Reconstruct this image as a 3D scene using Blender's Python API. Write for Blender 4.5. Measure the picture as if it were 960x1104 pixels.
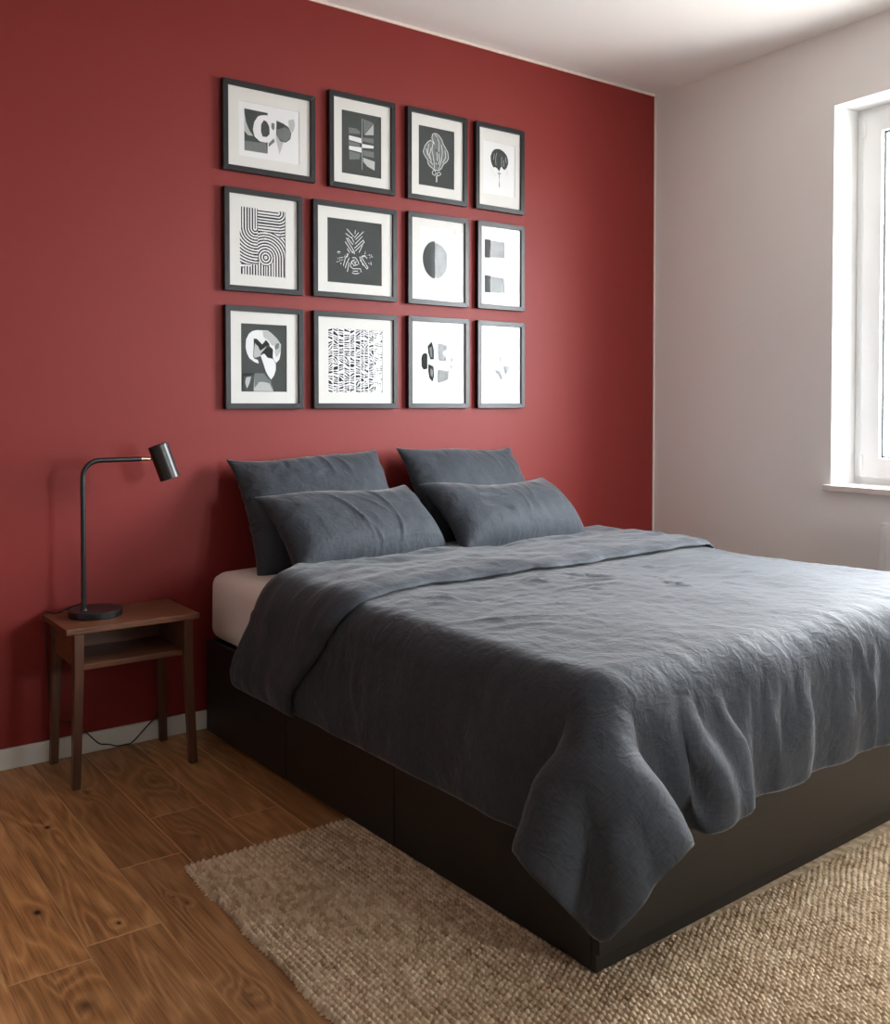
import bpy, bmesh, math, random, zlib, base64
import numpy as np
from mathutils import Vector, Matrix
PI = math.pi
for _o in list(bpy.data.objects): bpy.data.objects.remove(_o)
sc = bpy.context.scene
C = sc.collection

# ------------------------------------------------------------------ camera
cam_d = bpy.data.cameras.new('camera'); cam = bpy.data.objects.new('camera', cam_d); C.objects.link(cam)
F_PX = 1042.0
cam_d.sensor_width = 36; cam_d.lens = F_PX/1104*36
cam_d.shift_y = -(552-463.5)/1104
cam.location = (0, -3.42, 1.2)
cam.rotation_euler = (math.radians(90-1.4), 0, math.atan2(1420, F_PX)*-1 + 0)
_a = math.atan2(1420, F_PX)
cam.rotation_euler[2] = _a - PI/2
cam_d.clip_start = .05
sc.camera = cam

# ------------------------------------------------------------------ world: overcast daylight
w = bpy.data.worlds.new('overcast'); sc.world = w; w.use_nodes = True
nt = w.node_tree; nt.nodes.clear()
out = nt.nodes.new('ShaderNodeOutputWorld'); bg = nt.nodes.new('ShaderNodeBackground')
tc = nt.nodes.new('ShaderNodeTexCoord'); sp = nt.nodes.new('ShaderNodeSeparateXYZ'); mr = nt.nodes.new('ShaderNodeMapRange')
cr = nt.nodes.new('ShaderNodeValToRGB')
nt.links.new(tc.outputs['Generated'], sp.inputs[0]); nt.links.new(sp.outputs['Z'], mr.inputs[0])
mr.inputs[1].default_value = -.3; mr.inputs[2].default_value = .6
nt.links.new(mr.outputs[0], cr.inputs[0])
e = cr.color_ramp.elements
e[0].position = 0; e[0].color = (.32,.315,.30,1); e[1].position = .45; e[1].color = (.92,.96,1,1)
nt.links.new(cr.outputs[0], bg.inputs[0]); bg.inputs[1].default_value = 64.0
nt.links.new(bg.outputs[0], out.inputs[0])
sc.view_settings.view_transform = 'Standard'; sc.view_settings.look = 'None'
sc.view_settings.gamma = 1; sc.view_settings.use_curve_mapping = False
sc.view_settings.exposure = 0.0
sc.cycles.use_denoising = True
sc.cycles.max_bounces = 10; sc.cycles.diffuse_bounces = 6; sc.cycles.transparent_max_bounces = 16
sc.cycles.sample_clamp_indirect = 8

# wall-right frame of reference: x outwards, y = -distance from the room corner
WR_ANG = -.05
WR = Matrix.Translation((3.862, 0, 0)) @ Matrix.Rotation(WR_ANG, 4, 'Z')
WIN = [(-1.045, -2.27, .862, 2.49)]
XL = -1.9; YF = -5.4; CEIL = 2.81
FW = Matrix.Translation((0, YF, 0)) @ Matrix.Rotation(-PI/2, 4, 'Z')   # front wall: local x outwards, local y = world x
WIN_ADDED = [(3.48, 2.58, .862, 2.30)]  # unseen window added behind the camera to light the room
for WM, (y0, y1, z0, z1) in [(WR, q) for q in WIN]+[(FW, q) for q in WIN_ADDED]:
    ld = bpy.data.lights.new('window_portal', 'AREA'); ld.shape = 'RECTANGLE'; ld.size = abs(y1-y0); ld.size_y = z1-z0
    ld.cycles.is_portal = True
    lo = bpy.data.objects.new('window_portal', ld); C.objects.link(lo)
    m = Matrix.Translation((.34, (y0+y1)/2, (z0+z1)/2)) @ Matrix.Rotation(PI/2, 4, 'Z') @ Matrix.Rotation(PI/2, 4, 'X')
    lo.matrix_world = WM @ m

# ------------------------------------------------------------------ node helpers
class NT:
    def __init__(s, name):
        s.m = bpy.data.materials.new(name); s.m.use_nodes = True; s.t = s.m.node_tree
        s.b = s.t.nodes['Principled BSDF']; s.out = s.t.nodes['Material Output']
    def n(s, typ, **k):
        nd = s.t.nodes.new(typ)
        for a, v in k.items(): setattr(nd, a, v)
        return nd
    def l(s, a, b): s.t.links.new(a, b)
    def val(s, x, sock):
        if isinstance(x, (int, float)): sock.default_value = x
        elif isinstance(x, tuple): sock.default_value = x
        else: s.l(x, sock)
    def math(s, op, a, b=None, c=None, clamp=False):
        nd = s.n('ShaderNodeMath', operation=op, use_clamp=clamp); s.val(a, nd.inputs[0])
        if b is not None: s.val(b, nd.inputs[1])
        if c is not None: s.val(c, nd.inputs[2])
        return nd.outputs[0]
    def coord(s, kind='Object', scale=(1,1,1), loc=(0,0,0)):
        t = s.n('ShaderNodeTexCoord'); mp = s.n('ShaderNodeMapping'); s.l(t.outputs[kind], mp.inputs[0])
        mp.inputs['Scale'].default_value = scale; mp.inputs['Location'].default_value = loc
        return mp.outputs[0]
    def noise(s, vec, scale, detail=3, rough=.5, dist=0.0, dim='3D'):
        nd = s.n('ShaderNodeTexNoise', noise_dimensions=dim); s.l(vec, nd.inputs['Vector'])
        nd.inputs['Scale'].default_value = scale; nd.inputs['Detail'].default_value = detail
        nd.inputs['Roughness'].default_value = rough; nd.inputs['Distortion'].default_value = dist
        return nd.outputs[0]
    def ramp(s, fac, stops):
        nd = s.n('ShaderNodeValToRGB'); s.l(fac, nd.inputs[0]); el = nd.color_ramp.elements
        while len(el) < len(stops): el.new(.5)
        for q, (p, c) in zip(el, stops): q.position = p; q.color = (c[0], c[1], c[2], 1)
        return nd.outputs[0]
    def mix(s, f, a, b, mode='MIX'):
        nd = s.n('ShaderNodeMix', data_type='RGBA', blend_type=mode)
        s.val(f, nd.inputs[0]); s.val(a if not isinstance(a, tuple) else (*a[:3], 1), nd.inputs[6]); s.val(b if not isinstance(b, tuple) else (*b[:3], 1), nd.inputs[7])
        return nd.outputs[2]
    def bump(s, h, strength=.3, dist=.002, prev=None):
        nd = s.n('ShaderNodeBump'); nd.inputs['Strength'].default_value = strength; nd.inputs['Distance'].default_value = dist
        s.l(h, nd.inputs['Height'])
        if prev is not None: s.l(prev, nd.inputs['Normal'])
        return nd.outputs[0]
    def set(s, **k):
        for a, v in k.items():
            a = {'base': 'Base Color', 'rough': 'Roughness', 'metal': 'Metallic', 'spec': 'Specular IOR Level', 'normal': 'Normal', 'sheen': 'Sheen Weight', 'sheenr': 'Sheen Roughness', 'coat': 'Coat Weight', 'coatr': 'Coat Roughness'}[a]
            s.val((*v[:3], 1) if (isinstance(v, tuple)) else v, s.b.inputs[a])
        return s.m

def paint(name, col, rough=.6, bump=.08, spec=.5, scale=90, var=.03):
    t = NT(name); c = t.coord()
    n1 = t.noise(c, scale, 4, .6); n2 = t.noise(c, 1.7, 3, .5)
    col2 = tuple(max(0, x*(1-var)) for x in col); col3 = tuple(x*(1+var) for x in col)
    t.set(base=t.mix(n2, col2, col3), rough=rough, spec=spec, normal=t.bump(n1, bump, .002))
    return t.m

M = {}
M['red'] = paint('red_wall_paint', (.185, .0160, .0125), rough=.55, bump=.10, spec=.30, scale=120)
M['white_wall'] = paint('warm_white_wall_paint', (.90, .895, .878), rough=.8, bump=.06)
M['grey_wall'] = paint('warm_grey_wall_paint', (.56, .56, .56), rough=.8, bump=.06)  # unseen left wall, tone chosen for the light it bounces
M['light_wall'] = paint('soft_white_wall_paint', (.84, .83, .82), rough=.8, bump=.06)  # unseen front wall, kept pale to bounce light into the room
M['ceiling'] = paint('white_ceiling_paint', (.88, .88, .87), rough=.85, bump=.04)
M['trim'] = paint('cream_edge_trim', (.72, .60, .54), rough=.6, bump=.02)
M['skirting'] = paint('white_skirting_paint', (.62, .64, .60), rough=.4, bump=.01)
M['upvc'] = paint('white_window_plastic', (.92, .93, .93), rough=.3, bump=0.0)
M['seal'] = paint('grey_rubber_seal', (.10, .11, .12), rough=.6, bump=0.0)
M['sill'] = paint('pale_sill_laminate', (.80, .74, .70), rough=.35, bump=.01)
M['reveal'] = paint('white_reveal_plaster', (.88, .89, .89), rough=.8, bump=.04)
M['radiator'] = paint('white_radiator_enamel', (.90, .90, .88), rough=.3, bump=.0)
M['black_metal'] = paint('black_powder_coat', (.008, .008, .009), rough=.33, bump=.02, scale=400)
M['brass'] = NT('brushed_brass').set(base=(.62, .47, .33), metal=1.0, rough=.32)
M['brown_joint'] = paint('dark_bronze_pin', (.09, .05, .03), rough=.4, bump=0)
M['cord'] = paint('black_cord_rubber', (.01, .01, .01), rough=.5, bump=0)
M['picture_frame'] = paint('black_frame_lacquer', (.011, .012, .013), rough=.34, bump=.04, scale=300, spec=.32)
M['mat'] = paint('off_white_mat_board', (.60, .60, .575), rough=.9, bump=.0)
for i, v in enumerate([(.012,.013,.013), (.045,.052,.050), (.14,.155,.150), (.40,.42,.41), (.66,.67,.675)]):
    M['ink%d' % i] = NT('print_tone_%s' % ['black','charcoal','grey','silver','white'][i]).set(base=v, rough=.85, spec=.3)

def m_bedframe():
    t = NT('black_brown_veneer'); c = t.coord(scale=(1.2, 1.2, 14))
    n = t.noise(c, 9, 5, .6, .3)
    t.set(base=t.ramp(n, [(.3, (.0075, .0068, .0055)), (.7, (.015, .013, .0105))]), rough=.42, spec=.45, normal=t.bump(n, .08, .001))
    return t.m
M['bedframe'] = m_bedframe()

def m_linen(name, dark, light, weave=900):
    t = NT(name); c = t.coord('Object')
    wx = t.n('ShaderNodeTexWave', wave_type='BANDS', bands_direction='X'); wy = t.n('ShaderNodeTexWave', wave_type='BANDS', bands_direction='Y')
    uv = t.n('ShaderNodeUVMap').outputs[0]
    mp = t.n('ShaderNodeMapping'); t.l(uv, mp.inputs[0]); uvc = mp.outputs[0]
    # slubs: long thin threads in both directions
    sx = t.n('ShaderNodeMapping'); t.l(uv, sx.inputs[0]); sx.inputs['Scale'].default_value = (26, 420, 1)
    sy = t.n('ShaderNodeMapping'); t.l(uv, sy.inputs[0]); sy.inputs['Scale'].default_value = (420, 26, 1)
    a = t.noise(sx.outputs[0], 1, 3, .6, dim='2D'); b = t.noise(sy.outputs[0], 1, 3, .6, dim='2D')
    thr = t.math('MULTIPLY', t.math('ADD', a, b), .5)
    big = t.noise(uvc, 5, 4, .6, .4, dim='2D')
    # creases: ridged warped noise
    cr1 = t.noise(uvc, 8, 3, .5, .25, dim='2D')
    ridge = t.math('SUBTRACT', 1.0, t.math('MULTIPLY', t.math('ABSOLUTE', t.math('SUBTRACT', cr1, .5)), 7.0), clamp=True)
    cr2 = t.noise(uvc, 16, 3, .5, .5, dim='2D')
    ridge2 = t.math('SUBTRACT', 1.0, t.math('MULTIPLY', t.math('ABSOLUTE', t.math('SUBTRACT', cr2, .5)), 9.0), clamp=True)
    fac = t.math('ADD', t.math('MULTIPLY', thr, .75), t.math('MULTIPLY', big, .25))
    col = t.ramp(fac, [(.33, dark), (.66, light)])
    h = t.math('ADD', t.math('ADD', t.math('MULTIPLY', cr1, 1.3), t.math('MULTIPLY', ridge2, .12)), t.math('MULTIPLY', t.noise(uvc, 55, 3, .55, .1, dim='2D'), .24))
    n1 = t.bump(h, .55, .010)
    n2 = t.bump(thr, .35, .0008, n1)
    t.set(base=col, rough=.74, spec=.34, sheen=.22, sheenr=.35, normal=n2)
    return t.m
M['linen'] = m_linen('charcoal_linen', (.019, .0225, .028), (.042, .052, .065))
def m_sheet():
    t = NT('pale_cotton_sheet'); c = t.coord()
    n = t.noise(c, 7, 4, .5, .6); n2 = t.noise(c, 500, 2, .5)
    t.set(base=(.74, .67, .61), rough=.9, spec=.2, sheen=.2, normal=t.bump(n2, .2, .0005, t.bump(n, .5, .01)))
    return t.m
M['sheet'] = m_sheet()

def m_wood(name, lo, hi, scale=(2.2, 30, 30), rough=.38):
    t = NT(name); c = t.coord(scale=scale)
    n = t.noise(c, 1.6, 6, .62, .8); f = t.noise(t.coord(scale=tuple(5*x for x in scale)), 2.2, 3, .6)
    k = t.math('ADD', t.math('MULTIPLY', n, .7), t.math('MULTIPLY', f, .3))
    t.set(base=t.ramp(k, [(.32, lo), (.5, tuple((p+q)/2 for p, q in zip(lo, hi))), (.68, hi)]), rough=rough, spec=.5, normal=t.bump(k, .12, .001))
    return t.m
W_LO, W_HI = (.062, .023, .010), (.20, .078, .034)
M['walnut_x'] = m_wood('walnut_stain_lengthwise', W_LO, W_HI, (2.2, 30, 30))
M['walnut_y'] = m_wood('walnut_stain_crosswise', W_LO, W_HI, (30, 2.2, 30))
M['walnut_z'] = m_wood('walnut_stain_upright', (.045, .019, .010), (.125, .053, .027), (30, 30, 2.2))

KNOTS = [(.699,-.551,.010,1), (.559,-1.024,.011,1), (.548,-1.456,.022,0), (.700,-1.184,.007,1), (.846,-1.143,.006,1), (.862,-1.190,.005,1), (1.06,-.40,.018,0), (.865,-.36,.012,0), (.83,-1.62,.010,0), (.50,-.42,.015,0), (1.02,-.86,.014,0)]
def m_floor():
    t = NT('oiled_oak_planks')
    at = t.n('ShaderNodeAttribute', attribute_name='plank'); rnd = at.outputs['Fac']
    tc = t.n('ShaderNodeTexCoord'); sp = t.n('ShaderNodeSeparateXYZ'); t.l(tc.outputs['Object'], sp.inputs[0])
    x, y = sp.outputs[0], sp.outputs[1]
    # grain coordinates: stretched along the boards, shifted per board
    cb = t.n('ShaderNodeCombineXYZ'); t.l(t.math('MULTIPLY', x, 9.0), cb.inputs[0]); t.l(t.math('MULTIPLY', y, 1.25), cb.inputs[1]); t.l(t.math('MULTIPLY', rnd, 37.0), cb.inputs[2])
    base = t.noise(cb.outputs[0], 1.0, 2.5, .45, .35)
    field = t.math('MULTIPLY', base, 9.0)
    knot = None
    for kx, ky, r, dark in KNOTS:
        dx = t.math('SUBTRACT', x, kx); dy = t.math('MULTIPLY', t.math('SUBTRACT', y, ky), .62)
        d2 = t.math('ADD', t.math('MULTIPLY', dx, dx), t.math('MULTIPLY', dy, dy))
        g = t.math('EXPONENT', t.math('MULTIPLY', d2, -1/(2*(2.6*r)**2)))
        field = t.math('ADD', field, t.math('MULTIPLY', g, 1.8 if not dark else 1.1))
        dd = t.math('ADD', d2, t.math('MULTIPLY', t.math('SUBTRACT', base, .5), r*r*1.5))
        kk = t.math('EXPONENT', t.math('MULTIPLY', dd, -1/(2*(.52*r)**2)))
        kk = t.math('MULTIPLY', kk, 1.0 if dark else .75)
        knot = kk if knot is None else t.math('MAXIMUM', knot, kk)
    ring = t.math('ABSOLUTE', t.math('SUBTRACT', t.math('FRACT', field), .5))
    ring = t.math('MULTIPLY', ring, 2.0)
    cf = t.n('ShaderNodeCombineXYZ'); t.l(t.math('MULTIPLY', x, 260.0), cf.inputs[0]); t.l(t.math('MULTIPLY', y, 5.0), cf.inputs[1]); t.l(t.math('MULTIPLY', rnd, 11.0), cf.inputs[2])
    fine = t.noise(cf.outputs[0], 1.0, 4, .6)
    cm = t.n('ShaderNodeCombineXYZ'); t.l(t.math('MULTIPLY', x, 40.0), cm.inputs[0]); t.l(t.math('MULTIPLY', y, 3.0), cm.inputs[1]); t.l(t.math('MULTIPLY', rnd, 5.0), cm.inputs[2])
    mid = t.noise(cm.outputs[0], 1.0, 4, .6, .4)
    k = t.math('ADD', t.math('ADD', t.math('MULTIPLY', t.math('POWER', ring, 1.8), .17), t.math('MULTIPLY', fine, .45)), t.math('MULTIPLY', mid, .38))
    col = t.ramp(k, [(.30, (.17, .074, .025)), (.46, (.34, .165, .060)), (.66, (.50, .27, .115))])
    tint = t.math('ADD', .72, t.math('MULTIPLY', rnd, .55))
    cc = t.n('ShaderNodeCombineColor'); [t.l(tint, cc.inputs[i]) for i in range(3)]
    col = t.mix(1.0, col, cc.outputs[0], 'MULTIPLY')
    col = t.mix(t.math('MULTIPLY', knot, .93), col, (.018, .010, .006))
    t.set(base=col, rough=t.math('ADD', .36, t.math('MULTIPLY', fine, .16)), spec=.45, normal=t.bump(k, .18, .0015))
    return t.m
M['oak'] = m_floor()
M['oak_highlight'] = paint('oak_bevel_highlight', (.50, .29, .14), rough=.5, bump=0)  # paler bevels paint in the highlight along the plank edges

def m_rug():
    t = NT('jute_weave'); c = t.coord()
    sp = t.n('ShaderNodeSeparateXYZ'); t.l(c, sp.inputs[0])
    v = t.n('ShaderNodeTexVoronoi', voronoi_dimensions='2D'); 
    mp = t.n('ShaderNodeMapping'); t.l(c, mp.inputs[0]); mp.inputs['Scale'].default_value = (72, 66, 1); t.l(mp.outputs[0], v.inputs['Vector']); v.inputs['Scale'].default_value = 1
    cs = t.n('ShaderNodeSeparateColor'); t.l(v.outputs['Color'], cs.inputs[0])
    st = t.n('ShaderNodeMapping'); t.l(c, st.inputs[0]); st.inputs['Scale'].default_value = (60, 7, 1)
    streak = t.noise(st.outputs[0], 1, 3, .6); big = t.noise(c, 3.5, 4, .6)
    fib = t.noise(c, 900, 2, .6)
    k = t.math('ADD', t.math('ADD', t.math('MULTIPLY', cs.outputs[0], .16), t.math('MULTIPLY', streak, .36)), t.math('ADD', t.math('MULTIPLY', big, .24), t.math('MULTIPLY', fib, .24)))
    col = t.ramp(k, [(.28, (.20, .130, .070)), (.47, (.47, .355, .230)), (.68, (.74, .615, .45))])
    t.set(base=col, rough=.95, spec=.15, normal=t.bump(fib, .5, .002))
    return t.m
M['jute'] = m_rug()

def m_glass(name, tint=(1, 1, 1), f0=.04):
    t = NT(name); t.t.nodes.remove(t.b)
    tr = t.n('ShaderNodeBsdfTransparent'); gl = t.n('ShaderNodeBsdfGlossy'); fr = t.n('ShaderNodeFresnel'); mx = t.n('ShaderNodeMixShader')
    tr.inputs[0].default_value = (*tint, 1); gl.inputs['Roughness'].default_value = 0.0; fr.inputs['IOR'].default_value = 1.45
    geo = t.n('ShaderNodeNewGeometry')
    # same reflectance seen from either face of the thin sheet
    vt = t.math('SUBTRACT', 1.0, t.math('ABSOLUTE', t.dot(geo.outputs['Incoming'], geo.outputs['Normal'])))
    f = t.math('ADD', f0, t.math('MULTIPLY', t.math('POWER', vt, 5.0), .96))
    t.l(f, mx.inputs[0]); t.l(tr.outputs[0], mx.inputs[1]); t.l(gl.outputs[0], mx.inputs[2]); t.l(mx.outputs[0], t.out.inputs[0])
    return t.m
def _dot(s, a, b):
    nd = s.n('ShaderNodeVectorMath', operation='DOT_PRODUCT'); s.l(a, nd.inputs[0]); s.l(b, nd.inputs[1]); return nd.outputs['Value']
NT.dot = _dot
M['glass'] = m_glass('clear_glass'); M['art_glass'] = m_glass('low_reflection_glass', f0=.0058)

# ------------------------------------------------------------------ object helpers
def link(name, me, mats=None, parent=None, smooth=False, loc=None, rotz=0):
    if mats is not None:
        for mm in (mats if isinstance(mats, (list, tuple)) else [mats]): me.materials.append(mm)
    o = bpy.data.objects.new(name, me); C.objects.link(o)
    if parent: o.parent = parent
    if loc is not None: o.location = loc
    o.rotation_euler[2] = rotz
    if smooth: me.polygons.foreach_set('use_smooth', [True]*len(me.polygons))
    return o
def tag(o, label=None, cat=None, group=None, kind=None):
    if label: o['label'] = label
    if cat: o['category'] = cat
    if group: o['group'] = group
    if kind: o['kind'] = kind
    return o
def empty(name, loc=(0, 0, 0), rotz=0, label=None, cat=None, group=None):
    o = bpy.data.objects.new(name, None); C.objects.link(o); o.location = loc; o.rotation_euler[2] = rotz; o.empty_display_size = .1
    return tag(o, label, cat, group)
class MB:
    def __init__(s): s.bm = bmesh.new()
    def box(s, lo, hi, bev=0, seg=2, mi=0):
        r = bmesh.ops.create_cube(s.bm, size=1.0); vs = r['verts']
        for v in vs:
            v.co = Vector([(l+h)/2 + c*(h-l) for l, h, c in zip(lo, hi, v.co)])
        fs = {f for v in vs for f in v.link_faces}
        for f in fs: f.material_index = mi
        if bev > 0:
            es = {e for v in vs for e in v.link_edges}
            bmesh.ops.bevel(s.bm, geom=list(es), offset=bev, segments=seg, affect='EDGES', profile=.5)
        return s
    def prism(s, pts_bottom, pts_top, bev=0, mi=0):
        n = len(pts_bottom)
        a = [s.bm.verts.new(p) for p in pts_bottom]; b = [s.bm.verts.new(p) for p in pts_top]
        fs = [s.bm.faces.new(a[::-1]), s.bm.faces.new(b)]
        for i in range(n): fs.append(s.bm.faces.new((a[i], a[(i+1) % n], b[(i+1) % n], b[i])))
        for f in fs: f.material_index = mi
        if bev > 0:
            es = {e for v in a+b for e in v.link_edges}
            bmesh.ops.bevel(s.bm, geom=list(es), offset=bev, segments=2, affect='EDGES', profile=.5)
        return s
    def tube(s, path, r, seg=14, caps=True, mi=0):
        path = [Vector(p) for p in path]; rings = []
        up = Vector((0, 0, 1)); prev = None
        for i, p in enumerate(path):
            d = (path[min(i+1, len(path)-1)] - path[max(i-1, 0)]).normalized()
            if prev is None:
                n = d.cross(up) if abs(d.dot(up)) < .95 else d.cross(Vector((0, 1, 0)))
            else: n = prev - d*prev.dot(d)
            n.normalize(); prev = n; b = d.cross(n)
            rr = r[i] if isinstance(r, (list, tuple)) else r
            rings.append([s.bm.verts.new(p + (n*math.cos(2*PI*k/seg) + b*math.sin(2*PI*k/seg))*rr) for k in range(seg)])
        for a, b in zip(rings, rings[1:]):
            for k in range(seg):
                f = s.bm.faces.new((a[k], a[(k+1) % seg], b[(k+1) % seg], b[k])); f.smooth = True; f.material_index = mi
        if caps:
            f = s.bm.faces.new(rings[0][::-1]); f.material_index = mi; f = s.bm.faces.new(rings[-1]); f.material_index = mi
        return s
    def lathe(s, prof, axis_o, axis_d, seg=48, mi=0):
        o = Vector(axis_o); d = Vector(axis_d).normalized(); n = d.orthogonal().normalized(); b = d.cross(n); rings = []
        for r, h in prof:
            if r < 1e-6: rings.append([s.bm.verts.new(o + d*h)])
            else: rings.append([s.bm.verts.new(o + d*h + (n*math.cos(2*PI*k/seg) + b*math.sin(2*PI*k/seg))*r) for k in range(seg)])
        for a, c in zip(rings, rings[1:]):
            for k in range(seg):
                k2 = (k+1) % seg
                q = [a[k % len(a)], a[k2 % len(a)], c[k2 % len(c)], c[k % len(c)]]
                qq = []; [qq.append(v) for v in q if v not in qq]
                if len(qq) > 2: f = s.bm.faces.new(qq); f.smooth = True; f.material_index = mi
        return s
    def build(s, name, mats, parent=None, smooth_angle=None, **k):
        bmesh.ops.recalc_face_normals(s.bm, faces=s.bm.faces)
        me = bpy.data.meshes.new(name); s.bm.to_mesh(me); s.bm.free()
        o = link(name, me, mats, parent, **k)
        if smooth_angle:
            me.polygons.foreach_set('use_smooth', [True]*len(me.polygons))
            me.set_sharp_from_angle(angle=math.radians(smooth_angle))
        return o
def structure(o): o['kind'] = 'structure'; return o

# ------------------------------------------------------------------ room shell
XR = 3.862
XRf = XR + math.tan(WR_ANG)*(-YF)     # x of the right wall at the front wall
random.seed(7)
def build_floor():
    bm = bmesh.new(); lay = bm.faces.layers.float.new('plank')
    edges = [.435 + .1727*k for k in range(-14, 24)]
    fixed = {(.6077): -1.24, (.7804): -.925, (.9531): -.665}
    g = .0009
    for i, x0 in enumerate(edges[:-1]):
        x1 = edges[i+1]
        if x1 < XL-.2 or x0 > XR+.2: continue
        off = None
        for k, v in fixed.items():
            if abs(x0-k) < .01: off = v
        if off is None: off = -random.uniform(.1, 1.9)
        ys = [off + 1.95*k for k in range(-4, 4)]
        for ya, yb in zip(ys, ys[1:]):
            yb2 = min(yb, .0); ya2 = max(ya, YF)
            if yb2 - ya2 < .02: continue
            r = random.random()
            a0, a1, b0, b1 = max(x0, XL-.05)+g, min(x1, XR+.05)-g, ya2+g, yb2-g
            c = .0008
            top = [bm.verts.new(p) for p in ((a0+c, b0+c, 0), (a1-c, b0+c, 0), (a1-c, b1-c, 0), (a0+c, b1-c, 0))]
            bot = [bm.verts.new(p) for p in ((a0-g, b0-g, -.0016), (a1+g, b0-g, -.0016), (a1+g, b1+g, -.0016), (a0-g, b1+g, -.0016))]
            f = bm.faces.new(top); f[lay] = r
            for k in range(4):
                f = bm.faces.new((bot[k], bot[(k+1) % 4], top[(k+1) % 4], top[k])); f[lay] = r; f.material_index = 1
    # underside slab
    vs = [bm.verts.new(p) for p in ((XL-.2, YF-.2, -.03), (XR+.4, YF-.2, -.03), (XR+.4, .2, -.03), (XL-.2, .2, -.03))]
    bm.faces.new(vs)
    me = bpy.data.meshes.new('floor'); bm.to_mesh(me); bm.free()
    structure(link('floor', me, [M['oak'], M['oak_highlight']]))
build_floor()
structure(MB().box((XL-.15, YF-.15, CEIL), (XR+.4, .15, CEIL+.12)).build('ceiling', M['ceiling']))
structure(MB().box((XL-.15, 0, -.05), (XR+.3, .15, CEIL+.05)).build('wall_back', M['red']))
structure(MB().box((XL-.15, YF-.15, -.05), (XL, 0, CEIL+.05)).build('wall_left', M['grey_wall']))
_o = MB().box((0, XL-.15, -.05), (.32, 2.58, CEIL+.05)).box((0, 2.58, -.05), (.32, 3.48, .842)).box((0, 2.58, 2.30), (.32, 3.48, CEIL+.05)).box((0, 3.48, -.05), (.32, XR+.4, CEIL+.05)).build('wall_front', M['light_wall']); _o.matrix_world = FW; structure(_o)  # opening holds the added window
def build_wall_right():
    mb = MB(); T = .32; ytop = .1; yend = -5.6
    cuts = sorted(WIN, key=lambda q: -q[0]); y = ytop
    for (y0, y1, z0, z1) in cuts:
        mb.box((0, y0, -.05), (T, y, CEIL+.05)); mb.box((0, y1, -.05), (T, y0, z0-.02)); mb.box((0, y1, z1), (T, y0, CEIL+.05)); y = y1
    mb.box((0, yend, -.05), (T, y, CEIL+.05))
    o = mb.build('wall_right', M['white_wall']); o.matrix_world = WR; structure(o)
build_wall_right()
for i, (WM, (y0, y1, z0, z1)) in enumerate([(WR, q) for q in WIN]+[(FW, q) for q in WIN_ADDED]):  # the second one is the added, unseen front window
    root = empty('window_%d' % (i+1)); root.matrix_world = WM; structure(root)
    e_ = .004
    # plastered reveal lining: thin slabs lining the opening
    MB().box((.0005, y0-e_, z0), (.30, y0, z1)).box((.0005, y1, z0), (.30, y1+e_, z1)).box((.0005, y1+e_, z1-e_), (.30, y0-e_, z1)).build('reveal', M['reveal'], root)
    MB().box((-.028, y1-.022, z0-.026), (.20, y0+.022, z0), .004).build('window_sill', M['sill'], root)
    fx0, fx1 = .165, .235; fw = .080
    a, b, c, d = y1+e_, y0-e_, z0, z1-e_
    ym = (a+b)/2
    MB().box((fx0, b-fw*.55, c), (fx1, b, d), .003).box((fx0, a, c), (fx1, a+fw*.55, d), .003).box((fx0, a, c), (fx1, b, c+.035), .003).box((fx0, a, d-.03), (fx1, b, d), .003).box((fx0, ym-.03, c), (fx1, ym+.03, d), .003).build('window_frame', M['upvc'], root)
    for (s0, s1, hinge) in ((b-fw*.55+.006, ym+.014, 1), (ym-.014, a+fw*.55-.006, -1)):
        lo, hi = min(s0, s1), max(s0, s1); zb, zt = c+.028, d-.024; sw = .088; x0, x1 = fx0-.016, fx1-.012
        s_ = MB().box((x0, lo, zb), (x1, lo+sw, zt), .005).box((x0, hi-sw, zb), (x1, hi, zt), .005).box((x0, lo+sw-.004, zb), (x1, hi-sw+.004, zb+sw), .005).box((x0, lo+sw-.004, zt-sw), (x1, hi-sw+.004, zt), .005).build('sash', M['upvc'], root)
        g0, g1, h0, h1 = lo+sw, hi-sw, zb+sw, zt-sw; q = .008
        MB().box((x0+.02, g0, h0), (x0+.03, g0+q, h1)).box((x0+.02, g1-q, h0), (x0+.03, g1, h1)).box((x0+.02, g0, h0), (x0+.03, g1, h0+q)).box((x0+.02, g0, h1-q), (x0+.03, g1, h1)).build('seal', M['seal'], s_)
        MB().box((x0+.024, g0, h0), (x0+.028, g1, h1)).build('pane', M['glass'], s_)
        hy = (b-fw*.55) if hinge > 0 else (a+fw*.55)
        for zz in (zb+.03, zt-.10):
            MB().tube([(x0-.004, hy, zz), (x0-.004, hy, zz+.07)], .0075, 12).build('hinge', M['upvc'], s_, smooth_angle=40)
    hy = ym; zc = (z0+z1)/2-.1
    hd = MB().box((fx0-.026, hy+.03, zc-.03), (fx0-.014, hy+.06, zc+.04), .004).box((fx0-.05, hy+.037, zc-.09), (fx0-.036, hy+.053, zc+.012), .004).box((fx0-.05, hy+.037, zc-.004), (fx0-.02, hy+.053, zc+.012), .003).build('window_handle', M['upvc'], root)
# skirting and the thin cream strips that edge the red wall
structure(MB().box((XL, -.016, 0), (XR-.002, 0, .068), .003).build('baseboard_back', M['skirting']))
o = MB().box((-.014, -4.9, 0), (0, -.02, .068), .003).build('baseboard_right', M['skirting']); o.matrix_world = WR; structure(o)
structure(MB().box((XL, -.008, CEIL-.012), (XR-.01, 0, CEIL), .002).build('trim_1', M['trim']))
structure(MB().box((XR-.012, -.008, .07), (XR-.003, 0, CEIL-.012), .002).build('trim_2', M['trim']))

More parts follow.
